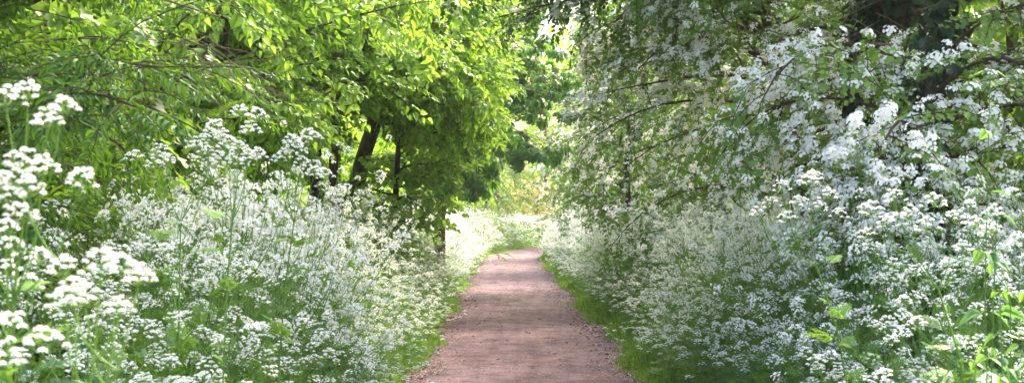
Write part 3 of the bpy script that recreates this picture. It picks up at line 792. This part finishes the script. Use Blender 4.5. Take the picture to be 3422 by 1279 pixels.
# a flower head fallen over the path edge
o = obj('fallen_umbel', UMESH[0], None, (-0.74, 17.8, 0.12)); o['label'] = 'single white flower head lying over the left edge of the path'; o['category'] = 'flower'
o.location = at(1083, 850, 17.0)*np.array([1, 1, 0])+np.array([0, 0, 0.07]); o.rotation_euler = (0.9, 0.6, 0.3); o.scale = (2.1, 1.4, 1.6)

# ------------------------------------------------------------------ nettles and broad leaved herbs in the bottom right corner
def serr_leaf():
    V = [(0, 0, 0)]; prof = [(0.08, .22), (0.22, .34), (0.3, .28), (0.42, .30), (0.5, .22), (0.62, .23), (0.7, .14), (.82, .13), (.88, .06)]
    return leaf_outline(1.0, prof, 0.25, 0.35)
def herb_plant(name, label, cat, base, H, leafsize, mat, pairs=7, lean=(0, 0), group=None):
    r = thing(name, label, cat, (*base, float(gz(np.array(base[0]), np.array(base[1])))), group)
    st = Buf(); z = np.linspace(0, H, 6); P = np.stack([lean[0]*(z/H)**2, lean[1]*(z/H)**2, z], 1); st.raw(*tube(P, np.linspace(.004, .002, 6), 5))
    obj('stem', st.mesh('stem', [M_STEM], True), r)
    for i in range(pairs):
        t = 0.3+0.7*i/(pairs-1); p = [np.interp(t*H, z, P[:, k]) for k in range(3)]
        for k in (0, 1):
            a_ = i*1.57+k*math.pi+U(-.2, .2); s_ = leafsize*(1.15-0.7*t)*U(.85, 1.15)
            b = Buf(); f = xf(serr_leaf(), one_frame((math.cos(a_), math.sin(a_), U(-.7, .05)), rg.normal(0, .35))*s_*.8, (0.02*math.cos(a_), 0.02*math.sin(a_), 0), U(.2, .8)); b.raw(f[0], f[1], np.clip(f[3], 0, 1))
            obj('leaf', b.mesh('leaf', [mat]), r, tuple(p))
    return r
spots = [(1.30, 3.55, 1.30, .11), (1.42, 3.75, 1.22, .10), (1.22, 3.45, 1.08, .11), (1.50, 4.2, 1.25, .10), (1.36, 4.0, 1.12, .11), (1.62, 4.5, 1.22, .10), (1.58, 4.9, 1.15, .10), (1.75, 4.7, 1.2, .1), (1.44, 4.5, 1.02, .11), (1.3, 4.4, .95, .1)]
for i, (x, y, h, s_) in enumerate(spots):
    herb_plant('nettle', 'fresh green nettle among the cow parsley in the bottom right corner', 'nettle', (x, y), h, s_, M_NETTLE, 8, (rg.normal(0, .05), rg.normal(0, .05)), 'nettles in the bottom right corner')
for x, y, h, l_ in ((1.87, 5.5, 2.0, 'tall broad leaved sapling standing before the hawthorn at the right edge'), (1.72, 5.0, 1.45, 'shorter broad leaved sapling above the nettles at the right edge')):
    herb_plant('sapling', l_, 'sapling', (x, y), h, .17, M_BROAD, 7, (.03, 0))
B = Buf(); n = 2600
Y = U(4.2, 11, n); side = np.where(rg.random(n) < .3, -1, 1); d = U(.1, 1, n)*(0.5+Y*.2); X = xc(Y)+side*(HALF+d); z = gz(X, Y)+U(.15, .85, n)*np.clip(.3+d, 0, 1)
an = U(0, 6.28, n); F = frame(np.stack([np.cos(an), np.sin(an), U(-.6, .2, n)], 1), rg.normal(0, .3, n), up=np.array([0, -.6, .7])+rg.normal(0, .3, (n, 3)))*U(.04, .085, n)[:, None, None]
B.put(cat_tpl([xf(haw_leaf(), rz_m(0), (0, 0, 0)), xf(haw_leaf(), rz_m(1.1)*.8, (0, 0, 0)), xf(haw_leaf(), rz_m(-1.1)*.8, (0, 0, 0))]), F, np.stack([X, Y, z], 1))
g = obj('broad_leaves', B.mesh('broad_leaves', [M_BROAD])); g['kind'] = 'stuff'; g['label'] = 'broad bluish green leaves low among the cow parsley'; g['category'] = 'ground cover'

# ------------------------------------------------------------------ trees and shrubs
def not_near_line(a_, b_, r):
    """keep foliage out of a tube of air round the line a-b"""
    a_ = np.array(a_, float); b_ = np.array(b_, float); ab = b_-a_
    def f(P):
        t = np.clip(((P-a_)@ab)/(ab@ab), 0, 1)[:, None]; return np.linalg.norm(P-(a_+t*ab), axis=1) > r
    return f
def allof(*fs):
    def f(P):
        k_ = np.ones(len(P), bool)
        for q in fs: k_ &= q(P)
        return k_
    return f
limeX = lambda P: P[:, 0] < np.interp(P[:, 2], [1.0, 1.9, 2.6, 3.1, 3.8, 5], [-.9, -.5, -.35, -.25, .0, -.1])+0.08*np.sin(P[:, 1]*5+P[:, 2]*7)
chX = lambda P: P[:, 0] < np.interp(P[:, 2], [1.5, 2.0, 2.6, 2.9, 3.6, 5, 6], [-.6, -.45, .5, 1.25, 1.2, .7, .5])+0.1*np.sin(P[:, 1]*5+P[:, 2]*5)
archk = lambda P: (P[:, 2] > np.interp(P[:, 0], [-.5, .6, 1.2, 1.7], [2.8, 2.35, 1.75, 1.0])) & (P[:, 0] > -.55)
low = lambda zmin: (lambda P: P[:, 2] > zmin)
# --- left: limes. The lower trunks stand clear in front.
air = allof(not_near_line((-2.15, 21.6, 2.65), (-1.38, 13, 2.3), 0.55), not_near_line((-2.4, 18.6, 2.2), (-1.7, 13, 2.0), 0.30),
            not_near_line((-3.8, 17, 1.9), (-2.6, 11.5, 1.7), 0.22), not_near_line((-3.55, 19.5, 3.9), (-2.3, 12.5, 3.1), 0.18), limeX)
build_tree('lime_tree', 'lime tree with a dark trunk leaning towards the path, left of the chestnut', 'tree',
           [(-2.85, 22, 0), (-2.26, 22, 2.16), (-1.95, 22, 3.3), (-1.85, 21.8, 5), (-1.9, 21.8, 6.4)], 0.17,
           boughs(36, (0.46, 0.80), (6, 26), (3.2, 4.8), (15, 45), az=(165, 375), Lh=(1.05, 1.0, .55)), 'lime', keep=air, scale=1.0, dense=1.25)
build_tree('lime_tree', 'twin stemmed lime tree left of the leaning trunk', 'tree',
           [(-2.55, 19, 0), (-2.52, 19, 2.5), (-2.65, 19.2, 4.5), (-2.7, 19, 6)], 0.12,
           boughs(32, (0.40, 0.82), (5, 25), (2.6, 4.4), (15, 45), az=(165, 375), Lh=(1.1, 1, .5)), 'lime', keep=air,
           forks=[([(-2.38, 18.8, 0), (-2.3, 18.8, 2), (-2.15, 18.6, 4.5)], 0.09)], dense=1.05)
build_tree('lime_tree', 'thick straight lime trunk standing in the left bank', 'tree',
           [(-3.85, 17.5, 0), (-3.85, 17.5, 2.2), (-3.9, 17.6, 4.4), (-4.0, 17.5, 6)], 0.19,
           boughs(36, (0.36, 0.82), (5, 25), (2.8, 4.6), (15, 45), az=(165, 375), Lh=(1.1, 1, .5)), 'lime', keep=air, dense=1.05)
build_tree('lime_tree', 'forked lime tree whose upper limbs show among the leaves on the left', 'tree',
           [(-3.75, 20, 0), (-3.70, 20, 2.5), (-3.55, 19.9, 3.9), (-3.8, 20, 5), (-3.9, 20, 6)], 0.13,
           boughs(26, (0.50, 0.85), (8, 25), (2.6, 4.2), (15, 45), az=(165, 375), Lh=(1.1, 1, .5)), 'lime', keep=air,
           forks=[([(-3.66, 19.9, 3.2), (-3.35, 19.8, 3.9), (-3.25, 19.6, 4.8), (-3.0, 19.4, 6)], 0.075)])
build_tree('lime_tree', 'young lime tree with bright leaves hanging to the bank right of the leaning trunk', 'tree',
           [(-1.62, 20.3, 0), (-1.55, 20.3, 2), (-1.5, 20.2, 4.6)], 0.06,
           boughs(40, (0.14, 0.95), (0, 45), (1.0, 1.9), (20, 60)), 'lime', keep=allof(air, lambda P: P[:, 0] < np.interp(P[:, 2], [.8, 1.4, 1.9, 2.6, 3.1, 3.8, 5], [-1.6, -1.25, -.75, -.35, -.25, .0, -.1])))
build_tree('lime_tree', 'small lime tree with shaded leaves behind the leaning trunk', 'tree',
           [(-2.9, 24.6, 0), (-2.9, 24.6, 2), (-2.8, 24.5, 4.6)], 0.06,
           boughs(34, (0.12, 0.95), (0, 45), (1.2, 2.2), (20, 60)), 'lime', keep=limeX)
build_tree('lime_tree', 'slim young lime tree hanging pale leaves in front of the thick lime trunk', 'tree',
           [(-3.1, 15, 0), (-3.0, 15, 2.5), (-2.9, 14.9, 5)], 0.06,
           boughs(26, (0.45, 1.0), (5, 40), (1.5, 2.5), (15, 45)), 'lime', keep=allof(air, lambda P: P[:, 2] > 2.55))
# chestnut
build_tree('horse_chestnut', 'horse chestnut with big dark fingered leaves overhanging the path', 'tree',
           [(-1.2, 26.5, 0), (-1.18, 26.5, 2.0), (-1.0, 26.3, 4.0), (-.8, 26, 6.5)], 0.10,
           boughs(40, (0.30, 0.9), (5, 35), (2.0, 3.6), (30, 60), az=(-140, 60), Lh=(1.0, 1, .7)), 'chest', bark=M_BARKP, scale=1.05,
           forks=[([(-1.28, 26.4, 0), (-1.27, 26.4, 1.5), (-1.05, 26.2, 3)], 0.05)], candles=9, keep=allof(lambda P: P[:, 2] > np.interp(P[:, 0], [-.6, -.3, 1.2], [2.1, 2.7, 2.85]), chX, lambda P: P[:, 0] > -1.5))
# near left shrub
gk = lambda P: (P[:, 1] > 5.4) & ((P[:, 2] > 1.75) | (P[:, 0] < -2.3))
build_tree('glossy_shrub', 'big shrub with narrow glossy leaves filling the upper left corner', 'shrub',
           [(-3.1, 7.2, 0), (-3.0, 7.2, 1.0), (-2.95, 7.1, 2.4), (-2.9, 7.1, 3.6)], 0.06,
           boughs(46, (0.12, 1.0), (15, 50), (1.1, 2.0), (20, 80)), 'glossy', bark=M_BARKH, keep=gk, scale=.85, dense=1.3)
build_tree('glossy_shrub', 'taller glossy leaved shrub behind the one in the upper left corner', 'shrub',
           [(-3.7, 9.6, 0), (-3.7, 9.6, 1.6), (-3.6, 9.6, 3.0), (-3.6, 9.6, 4.5)], 0.07,
           boughs(46, (0.08, 1.0), (10, 50), (1.2, 2.2), (20, 80)), 'glossy', bark=M_BARKH, keep=gk)
build_tree('glossy_shrub', 'low glossy leaved shrub under the limes on the left', 'shrub',
           [(-3.3, 12.2, 0), (-3.3, 12.2, 1.3), (-3.3, 12.2, 2.6)], 0.05,
           boughs(30, (0.08, 1.0), (10, 50), (0.9, 1.5), (20, 70)), 'glossy', bark=M_BARKH)
# --- right: hawthorns
band = lambda P: 0.75+1.5*np.exp(-((P[:, 0]-(2.0-(P[:, 2]-2.6)*0.22))/0.45)**2)
build_tree('hawthorn', 'near hawthorn on the right, thick with white blossom, hanging down to the cow parsley', 'tree',
           [(2.75, 8.9, 0), (2.66, 8.9, 1.0), (2.62, 8.9, 1.8), (2.95, 9.3, 3.2), (3.1, 9.5, 5.2)], 0.05,
           boughs(66, (0.18, 1.0), (10, 65), (0.9, 2.1), (50, 130))+[(U(.8, 1), U(170, 225), U(12, 32), U(2.4, 3.6), U(0, 22)) for _ in range(10)], 'haw', bark=M_BARKH, bloom=3.5, bloom_fn=band,  # second bough list: added above the frame to shade the left bank
           keep=allof(not_near_line((3.0, 10.8, 3.3), (2.0, 7.0, 2.8), 0.38), lambda P: ((P[:, 0] > 1.25-.1*np.sin(P[:, 2]*6)) & (P[:, 2] > np.interp(P[:, 0], [2.0, 2.5], [1.65, 1.2]))) | (P[:, 2] > 3.4)), bscale=1.25, ivy=1500)
build_tree('hawthorn', 'leaning hawthorn arching long white flowered boughs over the path', 'tree',
           [(2.95, 12.5, 0), (2.72, 12.5, 1.4), (2.4, 12.5, 2.8), (2.2, 12.4, 4.2), (2.2, 12.4, 5.4)], 0.085,
           boughs(44, (0.40, 1.0), (10, 50), (1.4, 2.6), (20, 70), az=(70, 340))+
           [(U(.55, .95), U(165, 225), U(12, 35), U(2.3, 3.8), U(25, 50)) for _ in range(18)]+[(U(.62, .85), U(160, 205), U(2, 18), U(2.8, 3.7), U(5, 28)) for _ in range(14)],
           'haw', bark=M_BARKH, bloom=3.8, keep=archk, bscale=1.15)
build_tree('hawthorn', 'hawthorn with a thin upright stem, behind the leaning one', 'tree',
           [(1.95, 22, 0), (1.92, 22, 2.2), (2.0, 22, 4.5), (2.0, 22, 6)], 0.05,
           boughs(36, (0.22, 1.0), (15, 50), (1.2, 2.2), (50, 100)), 'haw', bark=M_BARKH, keep=lambda P: P[:, 0] > 1.2+.1*np.sin(P[:, 2]*5), bloom=2.2, corym=COR1, scale=1.25)
build_tree('hawthorn', 'round hawthorn beyond the thin stemmed one, sprinkled with blossom', 'tree',
           [(3.6, 18, 0), (3.5, 18, 2), (3.5, 18, 5)], 0.08,
           boughs(40, (0.15, 1.0), (10, 50), (1.5, 2.6), (50, 90)), 'haw', bark=M_BARKH, bloom=2.4, corym=COR1, scale=1.3)
build_tree('hawthorn', 'dark leafy hawthorn beside the bend with sparse white bloom', 'tree',
           [(3.1, 36, 0), (3.0, 36, 2.5), (2.9, 36, 6)], 0.09,
           boughs(44, (0.10, 1.0), (10, 55), (1.3, 2.2), (40, 90)), 'haw', bark=M_BARKH, bloom=1.1, corym=COR1, scale=1.7)
build_tree('hawthorn', 'tall hawthorn white with blossom, between the chestnut and the near hawthorns', 'tree',
           [(3.9, 29, 0), (3.8, 29, 2.5), (3.7, 29, 6.5)], 0.09,
           boughs(44, (0.12, 1.0), (10, 50), (1.6, 2.4), (40, 90)), 'haw', bark=M_BARKH, bloom=1.6, corym=COR1, scale=1.5)
build_tree('hawthorn', 'pale flowering hawthorn behind the near one at the right edge', 'tree',
           [(4.9, 13.5, 0), (4.9, 13.5, 2.5), (4.9, 13.5, 6)], 0.09,
           boughs(46, (0.10, 1.0), (10, 50), (1.6, 2.5), (40, 90)), 'haw', bark=M_BARKH, bloom=3.0, corym=COR1, scale=1.2)
build_tree('ivy_clad_tree', 'dark tree trunk wrapped in ivy behind the near hawthorn', 'tree',
           [(3.12, 11.3, 0), (3.08, 11.3, 2.5), (3.05, 11.3, 5), (3.1, 11.3, 8)], 0.31,
           boughs(18, (0.72, 1.0), (10, 40), (1.8, 3.0), (30, 60)), 'wood', bark=M_BARKH, ivy=9000)
# --- middle distance shrubs and trees
build_tree('feathery_shrub', 'soft pale green shrub on the left just before the bend', 'shrub',
           [(-2.3, 47, 0), (-2.3, 47, 2), (-2.2, 47, 4)], 0.08, boughs(34, (0.05, 1.0), (10, 60), (1.2, 2.2), (20, 70)), 'fine', scale=1.3, leafmat=M_WOOD)
build_tree('feathery_shrub', 'taller soft green shrub behind the slender chestnut stem', 'shrub',
           [(-3.4, 39, 0), (-3.4, 39, 2.5), (-3.3, 39, 5)], 0.08, boughs(34, (0.05, 1.0), (10, 60), (1.3, 2.3), (20, 70)), 'fine', scale=1.2, leafmat=M_WOOD)
far = [('feathery_shrub', 'light green shrub leaning in at the left of the path end', 'shrub', -2.0, 58, 4.6, 'fine', M_WOOD, 0),
       ('golden_shrub', 'golden leaved shrub at the bend of the path', 'shrub', 1.7, 75, 3.6, 'fine', M_GOLD, 0),
       ('golden_shrub', 'low golden shrub left of the other one at the bend', 'shrub', -1.0, 80, 2.4, 'fine', M_GOLD, 0),
       ('feathery_shrub', 'tall fresh green shrub left of the golden one at the bend', 'shrub', -.9, 66, 5.0, 'fine', M_HAW, 0),
       ('feathery_shrub', 'fresh green shrub closing the bend behind the golden shrub', 'shrub', 2.4, 80, 7.5, 'fine', M_WOOD, 0),
       ('far_tree', 'sunlit pale green tree closing the view above the bend', 'tree', -0.5, 92, 12, 'fine', M_SUNWOOD, 0),
       ('far_tree', 'light green tree flecked with white blossom right of the far opening', 'tree', 5.0, 90, 12, 'fine', M_SUNWOOD, 1.4),
       ('far_tree', 'broad green tree left of the far opening', 'tree', -5.0, 82, 12, 'wood', M_WOOD, 0),
       ('far_hawthorn', 'far hawthorn covered with blossom above the bend', 'tree', 4.2, 68, 7, 'haw', M_HAW, 2.0),
       ('far_hawthorn', 'far hawthorn in bloom left of the bend', 'tree', -3.2, 64, 5.5, 'haw', M_HAW, 1.2),
       ('far_hawthorn', 'far hawthorn in bloom right of the bend, behind the dark leafy one', 'tree', 4.6, 50, 7.5, 'haw', M_HAW, 1.5)]
for (nm, lb, ct, x, y, H, kd, lm, blm) in far:
    big_ = H > 8
    build_tree(nm, lb, ct, [(x, y, 0), (x, y, H*0.4), (x+.2, y, H*0.8)], 0.03*H, boughs(40, (0.08, 1.0), (10, 60), (H*.28, H*.45), (20, 70)), kd, leafmat=lm,
               scale=2.6 if big_ else (2.2 if kd == 'haw' else 1.6), bloom=blm, corym=[corymb_tpl(5, 0.03, 0.018, 4)])
back = [(-5.9, 15, 5), (-6.8, 21.5, 5.5), (-5.6, 27.5, 5.5), (-4.9, 34, 5.5), (-7.5, 29, 7), (-5.0, 44, 10), (-6.5, 55, 11), (-4.6, 11.5, 6),
        (5.6, 19, 8), (5.6, 25, 9), (7.6, 17, 9), (6.8, 31, 10), (5.8, 40, 10), (8.5, 24, 10), (9, 50, 11), (8.2, 66, 12), (5.3, 9.8, 6), (7.5, 40, 11)]
where = ['behind the glossy shrubs, nearest of the left wood', 'behind the thick straight lime', 'behind the leaning lime trunk', 'left of the horse chestnut', 'deep in the left wood', 'behind the soft pale shrubs', 'deep left of the far bend', 'at the left edge behind the second glossy shrub',
         'behind the round hawthorn', 'behind the thin stemmed hawthorn', 'deep in the right wood behind the ivy clad trunk', 'right of the tall blossoming hawthorn', 'behind the dark leafy hawthorn', 'deep in the right wood', 'deep right of the bend', 'beyond the bend on the right', 'at the right edge behind the near hawthorn', 'deep behind the dark leafy hawthorn']
for (x, y, H), wh in zip(back, where):
    build_tree('woodland_tree', 'shaded woodland tree '+wh, 'tree', [(x, y, 0), (x, y, H*.4), (x+U(-.3, .3), y, H*.85)], 0.018*H+.02,
               boughs(44, (0.04, 1.0), (8, 55), (H*.22, H*.38), (20, 70)), 'wood', bark=M_BARKH, leafmat=M_SUNWOOD if x < -3.5 and 14 < y < 60 else None, scale=1.0+y/30, group='trees of the wood on both sides',  # trees behind the limes take the leaf with sunlight in its colour
               bloom=0 if x < 0 else 0.9, corym=[corymb_tpl(6, 0.03, 0.013, 4)])
# --- bare dead twigs tangled before the limes
r = thing('dead_branch', 'tangle of bare brown twigs hanging in front of the lime leaves on the left', 'branch', (-2.2, 8.4, 2.6))
B = Buf(); b0 = np.array([-2.2, 8.4, 2.6])
for i in range(24):
    p = at(330+U(0, 180), 100+U(-20, 110), 8.4)-b0
    C, A, E = curve(p, U(-35, 15)*D2R, U(-30, 5)*D2R, U(.35, 1.0), U(5, 45)*D2R, 7, .14); B.raw(*tube(C, np.linspace(.004, .0015, 7), 3))
C, A, E = curve(np.array([-.9, -.1, .35]), 0, -8*D2R, 1.5, 20*D2R, 8, .08); B.raw(*tube(C, np.linspace(.011, .005, 8), 5))
obj('twigs', B.mesh('twigs', [M_DEAD], True), r)
r = thing('dead_branch', 'bare lichened twigs crossing the dark ivy trunk at the upper right', 'branch', (2.7, 9.6, 2.6))
B = Buf(); b0 = np.array([2.7, 9.6, 2.6])
for i in range(60):
    p = at(U(2080, 2480), U(-40, 260), U(9, 10))-b0
    C, A, E = curve(p, U(0, 360)*D2R, U(-60, 10)*D2R, U(.3, .9), U(0, 50)*D2R, 7, .16); B.raw(*tube(C, np.linspace(.0035, .0014, 7), 3))
for q in ((2180, 110, -.3, 3.0), (2520, 30, -.1, 2.6), (2300, -40, -1.2, 1.6)):
    C, A, E = curve(at(q[0], q[1], 9.6)-b0, (0 if q[3] < 2.8 else 10)*D2R, q[2]*.4, q[3]*.35, .4, 8, .1); B.raw(*tube(C, np.linspace(.010, .004, 8), 5))
obj('twigs', B.mesh('twigs', [M_DEAD], True), r)
# --- the wood behind everything
B = Buf(); n = 60000
an = U(-1.2, 1.2, n)+math.pi/2; rr = U(105, 130, n); X = rr*np.cos(an); Y = rr*np.sin(an); z = U(0, 1, n)*(15+3*np.sin(X*.35)+2*np.sin(X*.9+1))
F = frame(norm(rg.normal(0, 1, (n, 3))), U(0, 6, n))*U(.35, .8, n)[:, None, None]
B.put(haw_leaf(), F, np.stack([X, Y, z], 1))
g = obj('distant_wood', B.mesh('distant_wood', [M_SUNWOOD])); g['kind'] = 'stuff'; g['label'] = 'far green wood closing the end of the path'; g['category'] = 'wood'
m = bpy.data.materials.new('air'); m.use_nodes = True; nt = m.node_tree; nt.nodes.clear()
vo_ = nt.nodes.new('ShaderNodeVolumePrincipled'); vo_.inputs['Color'].default_value = (.93, .95, .97, 1); vo_.inputs['Density'].default_value = 0.0005; vo_.inputs['Anisotropy'].default_value = 0.2
ou_ = nt.nodes.new('ShaderNodeOutputMaterial'); nt.links.new(vo_.outputs[0], ou_.inputs['Volume'])
V = np.array([(x, y, z) for z in (-1, 24) for x, y in ((-410, -210), (410, -210), (410, 610), (-410, 610))], float)
T = [(0, 2, 1), (0, 3, 2), (4, 5, 6), (4, 6, 7)]+[t for i in range(4) for t in ((i, (i+1) % 4, (i+1) % 4+4), (i, (i+1) % 4+4, i+4))]
B = Buf(); B.raw(V, T); g = obj('haze', B.mesh('haze', [m])); g['kind'] = 'stuff'; g['label'] = 'thin pale summer haze softening the far end of the path'; g['category'] = 'haze'
print('objects', len(S.objects), 'tris', sum(len(me.polygons) for me in bpy.data.meshes))
